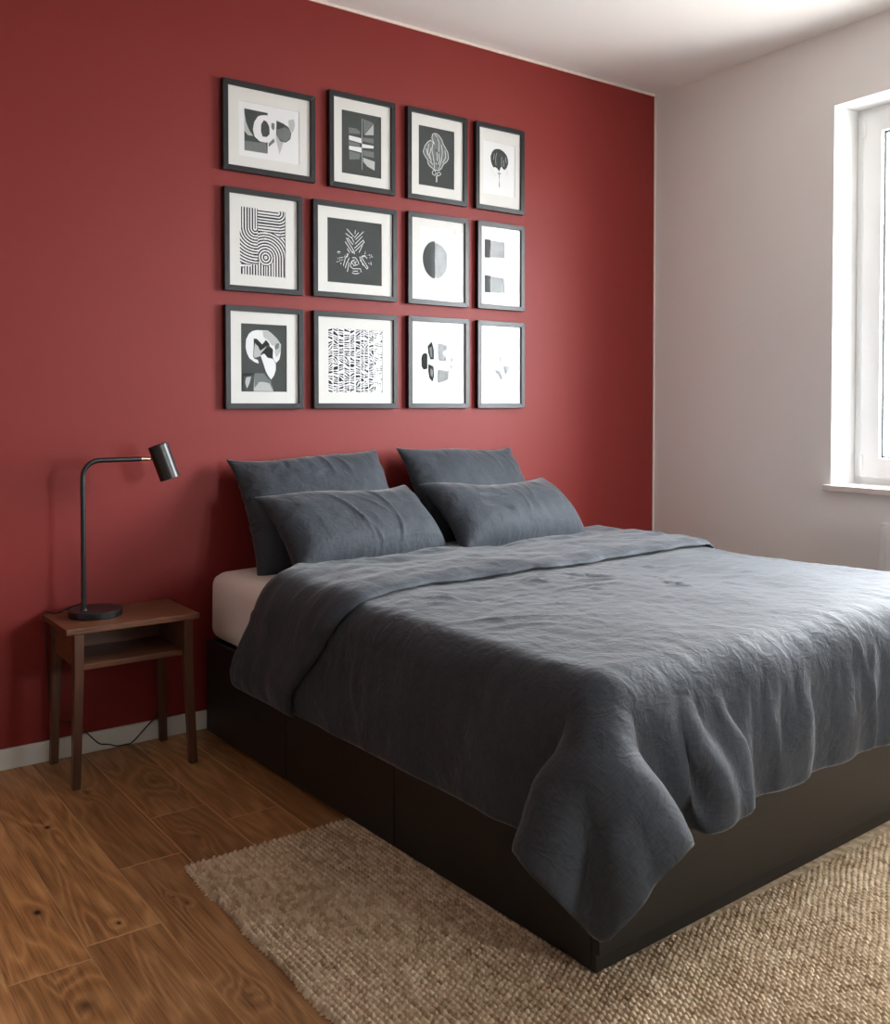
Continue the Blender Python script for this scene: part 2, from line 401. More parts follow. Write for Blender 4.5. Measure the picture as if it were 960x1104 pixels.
# ------------------------------------------------------------------ radiator
def radiator():
    r = empty('radiator', label='white panel radiator mounted on the white wall below the window sill', cat='radiator'); r.matrix_world = WR
    y0, y1, z0, z1 = -1.318, -2.12, .13, .722; x0, x1 = -.062, -.030
    n = int((y0-y1-.05)/.05)
    for xx in (x0, x1-.012):
        mb = MB(); mb.box((xx, y1, z0), (xx+.012, y0, z1-.004), .004)
        for k in range(n):
            yy = y0-.045-k*.05
            mb.box((xx-.005, yy-.016, z0+.03), (xx+.003, yy+.016, z1-.05), .004)
        mb.build('radiator_panel', M['radiator'], r)
    mb = MB().box((x0, y1, z1-.006), (x1, y1+.006, z1+.004)).box((x0, y0-.006, z1-.006), (x1, y0, z1+.004))
    for k in range(52): mb.box((x0+.004, y1+.01+k*.015, z1), (x1-.004, y1+.012+k*.015, z1+.003))
    mb.box((x0-.002, y1-.002, z1), (x0+.004, y0+.002, z1+.006)).box((x1-.004, y1-.002, z1), (x1+.002, y0+.002, z1+.006)).build('top_grille', M['radiator'], r)
    for yy in (y0+.001, y1-.001):
        MB().box((x0, yy-.0015, z0+.01), (x1, yy+.0015, z1+.003), .0005).build('side_cover', M['radiator'], r)
    for yy in (y0-.18, y1+.18): MB().box((x1-.014, yy-.015, z0+.1), (0.0, yy+.015, z1-.1), .002).build('wall_bracket', M['radiator'], r)
    MB().tube([(-.046, y0-.05, z0+.01), (-.046, y0-.05, 0)], .008).build('pipe', M['radiator'], r, smooth_angle=40)
radiator()

# ------------------------------------------------------------------ pictures
FRAMES = {"1":[1.472,2.082,1.859,2.42],"2":[1.922,2.08,2.237,2.462],"3":[2.298,2.08,2.617,2.466],"4":[2.664,2.081,2.948,2.466],"5":[1.475,1.634,1.801,2.02],"6":[1.848,1.637,2.245,2.02],"7":[2.3,1.636,2.624,2.026],"8":[2.675,1.638,2.95,2.029],"9":[1.477,1.19,1.803,1.58],"10":[1.849,1.191,2.247,1.58],"11":[2.301,1.192,2.627,1.585],"12":[2.675,1.192,2.952,1.585]}
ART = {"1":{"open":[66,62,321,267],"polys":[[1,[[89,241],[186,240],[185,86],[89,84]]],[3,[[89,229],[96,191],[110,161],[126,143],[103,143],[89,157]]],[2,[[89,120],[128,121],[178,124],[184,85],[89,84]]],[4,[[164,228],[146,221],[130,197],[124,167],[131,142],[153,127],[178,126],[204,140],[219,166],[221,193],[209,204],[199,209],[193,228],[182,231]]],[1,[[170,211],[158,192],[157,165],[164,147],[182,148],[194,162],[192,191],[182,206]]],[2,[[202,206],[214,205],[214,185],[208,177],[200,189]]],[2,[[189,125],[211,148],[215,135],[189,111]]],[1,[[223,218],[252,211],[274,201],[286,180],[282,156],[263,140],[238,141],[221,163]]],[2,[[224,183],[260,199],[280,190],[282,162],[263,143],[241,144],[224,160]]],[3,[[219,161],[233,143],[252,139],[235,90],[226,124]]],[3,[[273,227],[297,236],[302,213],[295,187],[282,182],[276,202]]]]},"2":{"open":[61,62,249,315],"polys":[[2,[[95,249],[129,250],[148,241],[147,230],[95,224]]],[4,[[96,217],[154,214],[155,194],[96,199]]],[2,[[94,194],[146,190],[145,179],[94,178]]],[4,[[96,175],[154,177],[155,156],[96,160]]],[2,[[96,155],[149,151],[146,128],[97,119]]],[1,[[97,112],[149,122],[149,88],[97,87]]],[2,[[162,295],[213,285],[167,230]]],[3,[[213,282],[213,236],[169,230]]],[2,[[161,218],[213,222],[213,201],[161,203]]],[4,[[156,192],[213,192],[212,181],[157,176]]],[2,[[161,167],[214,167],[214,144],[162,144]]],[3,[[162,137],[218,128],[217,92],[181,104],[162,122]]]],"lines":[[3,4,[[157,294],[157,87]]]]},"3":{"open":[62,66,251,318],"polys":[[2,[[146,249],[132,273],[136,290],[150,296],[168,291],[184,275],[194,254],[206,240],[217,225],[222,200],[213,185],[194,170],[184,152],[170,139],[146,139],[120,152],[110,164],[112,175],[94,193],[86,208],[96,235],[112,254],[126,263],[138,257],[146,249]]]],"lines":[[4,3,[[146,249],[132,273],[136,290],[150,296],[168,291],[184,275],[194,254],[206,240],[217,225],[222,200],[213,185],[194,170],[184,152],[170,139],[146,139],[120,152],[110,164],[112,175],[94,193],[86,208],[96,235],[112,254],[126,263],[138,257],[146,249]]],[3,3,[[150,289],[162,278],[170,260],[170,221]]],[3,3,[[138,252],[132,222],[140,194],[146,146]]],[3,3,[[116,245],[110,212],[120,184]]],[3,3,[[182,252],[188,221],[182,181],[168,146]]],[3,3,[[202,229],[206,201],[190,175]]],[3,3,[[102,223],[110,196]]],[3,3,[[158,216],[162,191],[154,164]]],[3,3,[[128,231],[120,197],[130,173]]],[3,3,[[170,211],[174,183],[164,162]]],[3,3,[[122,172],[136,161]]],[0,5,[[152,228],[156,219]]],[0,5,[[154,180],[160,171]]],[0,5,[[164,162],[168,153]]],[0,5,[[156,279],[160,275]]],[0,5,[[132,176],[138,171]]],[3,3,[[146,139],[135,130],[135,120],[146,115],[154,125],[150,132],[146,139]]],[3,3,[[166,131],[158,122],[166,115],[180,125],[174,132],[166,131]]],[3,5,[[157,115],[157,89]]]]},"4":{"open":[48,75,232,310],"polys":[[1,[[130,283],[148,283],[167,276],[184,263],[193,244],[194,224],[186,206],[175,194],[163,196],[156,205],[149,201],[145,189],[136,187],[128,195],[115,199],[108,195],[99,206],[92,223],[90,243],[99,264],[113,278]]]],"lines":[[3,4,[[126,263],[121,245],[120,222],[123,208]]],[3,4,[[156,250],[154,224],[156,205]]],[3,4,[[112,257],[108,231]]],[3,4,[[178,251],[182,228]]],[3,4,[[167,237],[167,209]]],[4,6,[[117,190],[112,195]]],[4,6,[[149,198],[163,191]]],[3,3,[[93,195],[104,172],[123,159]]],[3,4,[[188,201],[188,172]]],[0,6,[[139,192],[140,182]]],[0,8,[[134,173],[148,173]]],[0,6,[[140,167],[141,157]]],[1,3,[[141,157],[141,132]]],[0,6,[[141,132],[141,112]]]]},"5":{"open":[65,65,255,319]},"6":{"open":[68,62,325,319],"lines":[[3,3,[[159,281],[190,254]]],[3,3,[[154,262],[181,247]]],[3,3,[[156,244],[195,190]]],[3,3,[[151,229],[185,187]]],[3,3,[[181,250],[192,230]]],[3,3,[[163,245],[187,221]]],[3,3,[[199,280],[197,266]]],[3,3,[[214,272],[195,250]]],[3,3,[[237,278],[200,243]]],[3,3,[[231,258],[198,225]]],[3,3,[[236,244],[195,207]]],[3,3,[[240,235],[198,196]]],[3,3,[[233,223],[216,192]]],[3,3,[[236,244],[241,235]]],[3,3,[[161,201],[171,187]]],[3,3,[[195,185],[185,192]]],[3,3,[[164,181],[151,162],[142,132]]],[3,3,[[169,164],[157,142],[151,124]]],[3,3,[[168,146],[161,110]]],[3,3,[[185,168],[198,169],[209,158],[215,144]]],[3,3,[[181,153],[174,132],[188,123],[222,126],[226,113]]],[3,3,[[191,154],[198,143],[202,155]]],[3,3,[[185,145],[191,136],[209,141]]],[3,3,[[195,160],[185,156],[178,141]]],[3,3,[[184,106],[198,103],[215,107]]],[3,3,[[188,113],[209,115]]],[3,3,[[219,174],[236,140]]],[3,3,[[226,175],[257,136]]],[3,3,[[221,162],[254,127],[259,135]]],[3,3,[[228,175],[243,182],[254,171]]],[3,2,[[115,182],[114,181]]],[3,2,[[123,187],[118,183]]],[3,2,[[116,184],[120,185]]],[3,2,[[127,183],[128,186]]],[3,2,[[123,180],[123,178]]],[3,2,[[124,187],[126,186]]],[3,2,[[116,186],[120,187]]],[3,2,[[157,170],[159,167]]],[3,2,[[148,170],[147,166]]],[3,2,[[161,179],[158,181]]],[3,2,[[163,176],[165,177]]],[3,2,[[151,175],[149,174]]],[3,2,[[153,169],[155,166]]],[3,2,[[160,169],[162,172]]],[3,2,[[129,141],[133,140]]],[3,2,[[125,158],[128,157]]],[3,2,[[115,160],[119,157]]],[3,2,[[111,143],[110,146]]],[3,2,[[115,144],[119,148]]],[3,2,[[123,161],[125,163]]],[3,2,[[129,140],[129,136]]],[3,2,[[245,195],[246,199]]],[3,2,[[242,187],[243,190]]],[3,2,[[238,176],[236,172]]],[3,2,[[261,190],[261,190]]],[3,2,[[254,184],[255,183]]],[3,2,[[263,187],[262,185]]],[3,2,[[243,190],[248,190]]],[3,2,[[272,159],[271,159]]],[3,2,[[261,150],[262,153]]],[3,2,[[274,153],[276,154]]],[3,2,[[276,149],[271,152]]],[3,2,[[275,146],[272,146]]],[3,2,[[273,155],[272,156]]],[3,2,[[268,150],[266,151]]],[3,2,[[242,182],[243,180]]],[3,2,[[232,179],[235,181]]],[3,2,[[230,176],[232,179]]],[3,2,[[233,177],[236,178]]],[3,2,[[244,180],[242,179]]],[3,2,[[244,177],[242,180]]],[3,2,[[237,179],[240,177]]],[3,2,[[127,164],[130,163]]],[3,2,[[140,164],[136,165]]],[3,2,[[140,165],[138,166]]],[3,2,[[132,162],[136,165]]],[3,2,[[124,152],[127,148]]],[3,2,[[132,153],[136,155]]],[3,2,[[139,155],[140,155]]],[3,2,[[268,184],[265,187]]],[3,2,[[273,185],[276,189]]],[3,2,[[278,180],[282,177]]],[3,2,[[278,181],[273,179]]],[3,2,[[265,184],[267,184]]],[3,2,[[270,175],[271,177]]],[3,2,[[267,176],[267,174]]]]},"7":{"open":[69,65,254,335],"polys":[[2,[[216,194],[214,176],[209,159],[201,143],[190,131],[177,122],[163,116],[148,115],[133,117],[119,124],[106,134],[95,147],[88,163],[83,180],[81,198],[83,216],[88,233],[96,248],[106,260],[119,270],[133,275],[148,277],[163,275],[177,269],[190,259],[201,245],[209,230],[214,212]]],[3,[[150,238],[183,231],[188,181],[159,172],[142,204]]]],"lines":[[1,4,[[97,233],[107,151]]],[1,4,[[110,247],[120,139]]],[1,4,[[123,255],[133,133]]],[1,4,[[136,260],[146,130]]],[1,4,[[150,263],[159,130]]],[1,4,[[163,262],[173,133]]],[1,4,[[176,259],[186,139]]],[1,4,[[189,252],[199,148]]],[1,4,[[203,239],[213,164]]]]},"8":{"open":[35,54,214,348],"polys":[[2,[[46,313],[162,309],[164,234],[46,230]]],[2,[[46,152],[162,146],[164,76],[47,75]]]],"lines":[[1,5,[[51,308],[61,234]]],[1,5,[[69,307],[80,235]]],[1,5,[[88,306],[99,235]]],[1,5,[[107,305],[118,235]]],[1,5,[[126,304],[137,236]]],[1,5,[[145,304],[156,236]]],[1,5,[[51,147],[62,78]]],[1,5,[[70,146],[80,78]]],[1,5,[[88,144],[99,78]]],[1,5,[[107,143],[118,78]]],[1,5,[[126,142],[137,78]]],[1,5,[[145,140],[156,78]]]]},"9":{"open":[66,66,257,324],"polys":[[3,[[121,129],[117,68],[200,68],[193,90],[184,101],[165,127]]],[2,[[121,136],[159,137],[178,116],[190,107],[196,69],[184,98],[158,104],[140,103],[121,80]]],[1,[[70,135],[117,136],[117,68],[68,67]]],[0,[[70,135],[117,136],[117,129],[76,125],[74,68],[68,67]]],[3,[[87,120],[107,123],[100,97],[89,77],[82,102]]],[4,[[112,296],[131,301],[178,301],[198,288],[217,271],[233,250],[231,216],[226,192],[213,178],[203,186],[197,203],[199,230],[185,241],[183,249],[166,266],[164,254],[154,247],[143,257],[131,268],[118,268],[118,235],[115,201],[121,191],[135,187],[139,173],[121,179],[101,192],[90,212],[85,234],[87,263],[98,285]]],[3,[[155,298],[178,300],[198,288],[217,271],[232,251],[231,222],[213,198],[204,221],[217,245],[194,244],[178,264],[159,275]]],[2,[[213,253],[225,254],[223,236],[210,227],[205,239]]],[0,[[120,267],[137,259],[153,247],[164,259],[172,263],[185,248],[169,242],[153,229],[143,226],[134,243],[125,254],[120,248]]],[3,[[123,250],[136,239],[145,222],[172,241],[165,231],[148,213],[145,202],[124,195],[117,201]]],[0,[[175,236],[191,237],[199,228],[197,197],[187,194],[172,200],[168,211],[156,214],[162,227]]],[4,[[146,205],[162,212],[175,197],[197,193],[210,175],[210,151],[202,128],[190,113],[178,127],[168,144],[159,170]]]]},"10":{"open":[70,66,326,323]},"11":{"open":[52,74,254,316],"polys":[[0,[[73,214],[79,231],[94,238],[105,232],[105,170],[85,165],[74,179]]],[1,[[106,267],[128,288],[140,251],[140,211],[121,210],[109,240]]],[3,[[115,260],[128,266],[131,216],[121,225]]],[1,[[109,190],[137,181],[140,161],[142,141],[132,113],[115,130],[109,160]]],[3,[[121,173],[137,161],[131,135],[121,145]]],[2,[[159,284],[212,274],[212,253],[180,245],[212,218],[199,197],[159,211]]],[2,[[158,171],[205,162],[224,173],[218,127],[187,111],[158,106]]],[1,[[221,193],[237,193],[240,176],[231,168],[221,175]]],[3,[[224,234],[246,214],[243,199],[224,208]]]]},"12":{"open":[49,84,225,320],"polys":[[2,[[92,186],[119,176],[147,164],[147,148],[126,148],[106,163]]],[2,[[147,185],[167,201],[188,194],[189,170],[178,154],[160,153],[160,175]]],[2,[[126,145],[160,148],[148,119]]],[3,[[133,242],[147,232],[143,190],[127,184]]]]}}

def prints(n, op, parent):
    x0, z0, x1, z1 = op; W, H = x1-x0, z1-z0
    bm = bmesh.new(); Y = -.0128
    def quad(a, b, c, d, y, mi):
        f = bm.faces.new([bm.verts.new((p/1000, y, q/1000)) for p, q in ((a, b), (c, b), (c, d), (a, d))]); f.material_index = mi
    m = 6
    bgcol = 1 if n in (2, 3, 6, 9) else 4
    quad(x0-m, z0-m, x1+m, z1+m, Y, bgcol)
    art = ART[str(n)]
    for i, (col, pts) in enumerate(art.get('polys', [])):
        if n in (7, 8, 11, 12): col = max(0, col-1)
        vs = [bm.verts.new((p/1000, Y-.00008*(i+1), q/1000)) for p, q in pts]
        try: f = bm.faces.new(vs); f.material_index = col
        except ValueError: pass
    base = Y - .00008*(len(art.get('polys', []))+1)
    for i, (col, wd, pts) in enumerate(art.get('lines', [])):
        wd = wd*(.9 if n in (3, 6) else .55)
        if n in (3, 6) and col == 3: col = 4
        for (ax, az), (bx, bz) in zip(pts, pts[1:]):
            d = math.hypot(bx-ax, bz-az)
            if d < .01: continue
            ux, uz = (bx-ax)/d*.4*wd, (bz-az)/d*.4*wd; nx, nz = -(bz-az)/d*wd/2, (bx-ax)/d*wd/2
            f = bm.faces.new([bm.verts.new((p/1000, base-.00001*i, q/1000)) for p, q in ((ax-ux+nx, az-uz+nz), (bx+ux+nx, bz+uz+nz), (bx+ux-nx, bz+uz-nz), (ax-ux-nx, az-uz-nz))]); f.material_index = col
    def raster(fn, nx, ny, mi):
        for j in range(ny):
            run = None
            for i in range(nx+1):
                on_ = i < nx and fn((i+.5)/nx, (j+.5)/ny)
                if on_ and run is None: run = i
                if not on_ and run is not None:
                    quad(x0+W*run/nx, z1-H*(j+1)/ny, x0+W*i/nx, z1-H*j/ny, Y-.0001, mi); run = None
    if n == 5:
        asp = H/W; p = .0585
        def f5(a, b):
            B = b*asp
            if b > .84 and a < .30 + 0*b:
                if a < .02: return False
                dfield = max(a-.03, 0) if (b > .90 or a > .1) else (B-.84*asp)
                if b < .875 and a < .24: dfield = (B - .84*asp)+.01
                return (dfield/p) % 1 < .5
            if a < .395 and b < .84:
                c0, c1 = .335, .30*asp
                dd = abs(a-c0) if B < c1 else math.hypot(a-c0, B-c1)
                return ((dd)/p+.25) % 1 < .5
            if b < .34 + .0*a or (a > .8 and b < .40):
                c0, c1 = .84, .03*asp
                dd = abs(B-c1) if a < c0 else math.hypot(a-c0, B-c1)
                return (dd/p+.2) % 1 < .5
            c0, c1 = .565, .72*asp
            r = math.hypot(a-c0, B-c1)
            if B < c1 or r < .17: return (r/p+.35) % 1 < .5
            if b > .84 and a < .565: return ((a-.03)/p) % 1 < .5
            return (abs(a-c0)/p+.35) % 1 < .5
        raster(f5, 130, 150, 0)
    if n == 10:
        rr = random.Random(5)
        cols = [0]
        while cols[-1] < 1: cols.append(cols[-1]+rr.uniform(.06, .11))
        ph = [rr.uniform(0, 6) for _ in cols]; sl = [rr.uniform(-1, 1) for _ in cols]; kn = [[rr.uniform(-1.6, 1.6) for _ in range(9)] for _ in cols]
        def f10(a, b):
            c = max(i for i, q in enumerate(cols) if q <= a); w_ = cols[c+1]-cols[c]; u = (a-cols[c])/w_
            if u > .86 or u < .04: return False
            t = b*7.99; k0 = int(t); s_ = kn[c][k0]*(1-(t-k0)) + kn[c][k0+1]*(t-k0)
            v = math.sin(2*PI*(b*24 + s_*(u-.5)*(.9+.5*math.sin(23*b+ph[c])) + .5*math.sin(11*b+ph[c])+.25*math.sin(47*b+ph[c]*2)) + ph[c])
            thr = .05 + .35*math.sin(31*b+ph[c]*3+u*4) + (.75 if a > .86 else 0)*1.0
            if .68 < a and rr_h(a, b) > .8: return False
            return v > thr
        def rr_h(a, b): return abs(math.sin(int(a*40)*12.9898+int(b*60)*78.233)*43758.5453) % 1
        raster(f10, 120, 150, 0)
    me = bpy.data.meshes.new('print'); bm.to_mesh(me); bm.free()
    link('print', me, [M['ink%d' % k] for k in range(5)], parent)
PIC_LABELS = {
 1: 'black framed abstract print with overlapping crescents and a leaf, wide landscape frame at top left',
 2: 'black framed dark print of stacked pale bars on a stem, second in the top row',
 3: 'black framed dark print of a ruffled leafy outline in white, third in the top row',
 4: 'black framed pale print of a dark round shape on a stem, at top right',
 5: 'black framed print of black and white maze stripes curling into a spiral',
 6: 'black framed wide dark print with white chalk lines of a feathered plant',
 7: 'black framed pale print of a grey striped disc with window reflection on it',
 8: 'black framed pale print with two dark blocks one above the other, under the round one',
 9: 'black framed dark print of a white curved collage shape, bottom left',
 10: 'black framed wide print of many short black dashes in columns',
 11: 'black framed washed out print of scattered grey rounded shapes, third in the bottom row',
 12: 'black framed very faint pale print of a small grey shape, at bottom right'}
for n in range(1, 13):
    x0, z0, x1, z1 = FRAMES[str(n)]; W, H = x1-x0, z1-z0
    root = empty('framed_picture', (x0, 0, z0), 0, PIC_LABELS[n], 'picture', 'framed prints on the red wall')
    b = .021; D = -.024
    mb = MB()
    # mitred mouldings
    def mould(p):   # p: outer a,b ; inner c,d as (x,z)
        (ax, az), (bx, bz), (cx_, cz), (dx, dz) = p
        mb.prism([(ax, -.0005, az), (bx, -.0005, bz), (cx_, -.0005, cz), (dx, -.0005, dz)], [(ax, D, az), (bx, D, bz), (cx_, D, cz), (dx, D, dz)], .0012)
    mould([(0, 0), (W, 0), (W-b, b), (b, b)]); mould([(W, 0), (W, H), (W-b, H-b), (W-b, b)])
    mould([(W, H), (0, H), (b, H-b), (W-b, H-b)]); mould([(0, H), (0, 0), (b, b), (b, H-b)])
    mb.build('frame', M['picture_frame'], root)
    MB().box((b*.6, -.0045, b*.6), (W-b*.6, -.002, H-b*.6)).build('backing', M['bedframe'], root)
    ox0, oz0, ox1, oz1 = [q/1000 for q in ART[str(n)]['open']]
    yA, yB = -.0148, -.0130
    mb = MB(); a0, a1, c0, c1 = b*.7, W-b*.7, b*.7, H-b*.7
    bv = .0011
    def matside(o4, i4):
        mb.prism([(p, yB, q) for p, q in o4] , [(p, yA, q) for p, q in o4][:0] or [(p, yA, q) for p, q in o4]) if 0 else None
    for (lo, hi) in (((a0, c0), (a1, oz0)), ((a0, oz1), (a1, c1)), ((a0, oz0), (ox0, oz1)), ((ox1, oz0), (a1, oz1))):
        mb.box((lo[0], yA, lo[1]), (hi[0], yB, hi[1]))
    mb.build('mat_board', M['mat'], root)
    prints(n, ART[str(n)]['open'], root)
    MB().box((b*.8, -.0175, b*.8), (W-b*.8, -.0160, H-b*.8)).build('glass', M['art_glass'], root)

# ------------------------------------------------------------------ nightstand
def nightstand():
    X0, X1, Y0, Y1, ZT = .816, 1.250, -.322, -.020, .505
    r = empty('nightstand', ((X0+X1)/2, (Y0+Y1)/2, 0), 0, 'small walnut bedside table with an open shelf, standing left of the bed', 'bedside table')
    cx, cy = (X0+X1)/2, (Y0+Y1)/2
    def P(x, y, z): return (x-cx, y-cy, z)
    MB().box(P(X0, Y0, ZT-.019), P(X1, Y1, ZT), .0025).build('tabletop', M['walnut_x'], r)
    legs = [((.856, -.302), (.843, -.312)), ((1.212, -.302), (1.226, -.312)), ((.856, -.046), (.846, -.040)), ((1.212, -.046), (1.222, -.040))]
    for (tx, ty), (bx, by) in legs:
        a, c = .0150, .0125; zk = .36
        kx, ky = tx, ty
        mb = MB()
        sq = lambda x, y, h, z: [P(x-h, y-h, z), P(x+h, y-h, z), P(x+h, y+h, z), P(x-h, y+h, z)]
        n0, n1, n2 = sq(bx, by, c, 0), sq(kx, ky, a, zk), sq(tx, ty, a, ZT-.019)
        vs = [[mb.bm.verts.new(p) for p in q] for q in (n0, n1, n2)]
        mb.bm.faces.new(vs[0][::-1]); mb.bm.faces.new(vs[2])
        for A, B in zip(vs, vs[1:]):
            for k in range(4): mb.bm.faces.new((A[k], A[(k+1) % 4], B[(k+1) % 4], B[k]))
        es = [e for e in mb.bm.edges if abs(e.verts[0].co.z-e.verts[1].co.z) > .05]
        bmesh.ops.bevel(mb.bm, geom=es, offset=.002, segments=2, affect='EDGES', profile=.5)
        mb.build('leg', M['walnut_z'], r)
    for x in (.848, 1.206): MB().box(P(x, -.287, .376), P(x+.014, -.061, ZT-.019), .001).build('side_panel', M['walnut_y'], r)
    MB().box(P(.871, -.058, .366), P(1.197, -.046, ZT-.019), .001).build('back_panel', M['walnut_x'], r)
    MB().box(P(.862, -.300, .366), P(1.206, -.058, .384), .002).build('shelf', M['walnut_x'], r)
nightstand()

# ------------------------------------------------------------------ lamp
def lamp():
    bx, by, bz = .956, -.150, .505
    r = empty('table_lamp', (bx, by, bz), 0, 'black metal reading lamp with round base and cylinder head on the bedside table', 'lamp')
    bz_ = .5052
    L = lambda x, y, z: (x-bx, y-by, z-bz)
    MB().lathe([(0, 0), (.083, 0), (.0855, .002), (.0855, .019), (.0835, .0215), (0, .0215)], L(bx, by, bz_), (0, 0, 1), 64).build('base', M['black_metal'], r, smooth_angle=35)
    px, py = .915, -.162; zt = 1.021; R = .055
    path = [L(px, py, bz_+.018), L(px, py, zt-R)] + [L(px+R-R*math.cos(t), py, zt-R+R*math.sin(t)) for t in np.linspace(.12, PI/2-.12, 8)] + [L(px+R, py, zt), L(1.108, py, zt)]
    MB().tube(path, .0082, 20).build('pole', M['black_metal'], r, smooth_angle=50)
    MB().lathe([(.0115, 0), (.0115, .006), (.009, .009)], L(px, py, bz_+.0205), (0, 0, 1), 24).build('pole_collar', M['black_metal'], r, smooth_angle=40)
    joint = MB().tube([L(1.106, py, zt), L(1.139, py, zt)], .0068, 20).build('swivel_joint', M['brass'], r, smooth_angle=50)
    MB().tube([L(1.138, py, zt), L(1.147, py, zt+.001), L(1.158, py, zt+.001)], [.0062, .005, .004], 16).build('joint_pin', M['brown_joint'], joint, smooth_angle=50)
    ax = Vector((.33, -.10, -1)).normalized(); top = Vector(L(1.165, py-.004, 1.068)); Rr = .0345; H = .123
    shade = MB().lathe([(0, 0), (Rr-.002, 0), (Rr, .002), (Rr, H-.0005), (Rr-.001, H), (Rr-.002, H-.0005), (Rr-.0022, .012), (0, .012)], top, ax, 56).build('shade', M['black_metal'], r, smooth_angle=35)
    MB().lathe([(.012, .013), (.012, .035), (.017, .05), (.02, .07), (.015, .085), (0, .092)], top, ax, 24).build('bulb', M['mat'], shade, smooth_angle=50)
    # cable: over the back of the table, down behind, and a loop across the skirting
    from mathutils.geometry import interpolate_bezier as ib
    pts = [(px-.004, py+.008, bz_+.045), (.885, -.125, .537), (.862, -.098, .520), (.845, -.07, .511), (.832, -.035, .5105), (.828, -.0135, .508), (.830, -.0105, .48), (.835, -.0105, .36), (.842, -.0105, .21), (.862, -.022, .150), (.905, -.030, .122), (.945, -.032, .090), (.985, -.034, .045), (1.003, -.036, .030), (1.03, -.040, .024), (1.055, -.042, .014), (1.085, -.042, .013), (1.112, -.040, .016), (1.16, -.036, .056), (1.205, -.030, .098), (1.225, -.0125, .16), (1.232, -.0105, .26), (1.235, -.0105, .34)]
    P_ = [Vector(p) for p in pts]; sm = []
    for i in range(len(P_)-1):
        p0, p1, p2, p3 = P_[max(i-1, 0)], P_[i], P_[i+1], P_[min(i+2, len(P_)-1)]
        for k in range(5):
            t = k/5
            sm.append(.5*((2*p1)+(p2-p0)*t+(2*p0-5*p1+4*p2-p3)*t*t+(3*p1-p0-3*p2+p3)*t*t*t))
    sm.append(P_[-1])
    MB().tube([L(*p) for p in sm], .0024, 8).build('cord', M['cord'], r, smooth_angle=60)
lamp()

# ------------------------------------------------------------------ rug
def rug():
    RX0, RX1, RY0, RY1 = .917, 3.60, -3.15, -1.022
    pit = .0148; sub = 4; d = pit/sub
    r = np.random.RandomState(2)
    def patch(xa, xb, ya, yb):
        nx = int(round((xb-xa)/d))+1; ny = int(round((yb-ya)/d))+1
        X, Y = np.meshgrid(xa+np.arange(nx)*d, ya+np.arange(ny)*d)
        return X, Y
    nA, nB = 230, 185
    def hfun(X, Y):
        wx = .0025*np.sin(Y*9+X*3)+.0016*np.sin(Y*31+X*17); wy = .0022*np.sin(X*13)+.0018*np.sin(X*37+Y*5)
        u = (X+wx)/pit; row = np.floor(u); v = (Y+wy)/(pit*1.02) + (row % 2)*.5
        cell = np.floor(v)
        h1 = np.abs(np.sin(np.pi*(u-row)))**.55; h2 = np.abs(np.sin(np.pi*(v-cell)))**.6
        rnd = np.abs(np.sin(row*12.9898+cell*78.233)*43758.5453) % 1
        return .0012 + h1*(.30+.70*h2)*(.0130+.0035*rnd)
    verts = []; faces = []; off = 0
    def add(X, Y, skirt):
        nonlocal off
        Z = hfun(X, Y)
        rx = .0009*r.randn(*X.shape); ry = .0009*r.randn(*X.shape)
        Xn, Yn = X+rx, Y+ry
        for side in skirt:
            if side == 'L': Xn[:, 0] += .003*np.sin(Y[:, 0]*400)+.004*np.sin(Y[:, 0]*23)+.002*r.randn(X.shape[0]); Z[:, 0] = .001
            if side == 'T': Yn[-1] += .002*np.sin(X[-1]*300)+.003*np.sin(X[-1]*19); Z[-1] = .001
            if side == 'B': Z[0] = .001
            if side == 'R': Z[:, -1] = .001
        ny, nx = X.shape
        verts.append(np.stack([Xn, Yn, Z], -1).reshape(-1, 3))
        idx = np.arange(nx*ny).reshape(ny, nx)+off
        faces.append(np.stack([idx[:-1, :-1], idx[:-1, 1:], idx[1:, 1:], idx[1:, :-1]], -1).reshape(-1, 4)); off += nx*ny
    # strip beside the bed, strip beyond the foot (one continuous rug, the covered middle is coarse)
    X, Y = patch(RX0, 1.46, -2.0, RY1); add(X, Y, 'LT')
    X, Y = patch(RX0, 2.75, -2.62, -2.0+d*.0); add(X, Y, 'L')
    V = np.concatenate(verts); Fc = np.concatenate(faces)
    nv = len(V); q = []
    def flat(x0, y0, x1, y1, z):
        nonlocal nv, V, Fc
        V = np.concatenate([V, [[x0, y0, z], [x1, y0, z], [x1, y1, z], [x0, y1, z]]]); Fc = np.concatenate([Fc, [[nv, nv+1, nv+2, nv+3]]]); nv += 4
    flat(1.46, -2.0, RX1, RY1, .009); flat(2.75, -2.62, RX1, -2.0, .010); flat(RX0, RY0, RX1, -2.62, .010); flat(RX0+.002, RY0, RX1, RY1-.002, .0015)
    me = bpy.data.meshes.new('rug'); me.vertices.add(len(V)); me.vertices.foreach_set('co', V.ravel())
    me.loops.add(len(Fc)*4); me.loops.foreach_set('vertex_index', Fc.ravel()); me.polygons.add(len(Fc)); me.polygons.foreach_set('loop_start', np.arange(0, len(Fc)*4, 4)); me.polygons.foreach_set('loop_total', np.full(len(Fc), 4))
    me.update(); me.validate()
    o = link('rug', me, M['jute'], smooth=True)
    tag(o, 'chunky woven natural jute rug lying on the oak floor under the foot of the bed', 'rug')
rug()

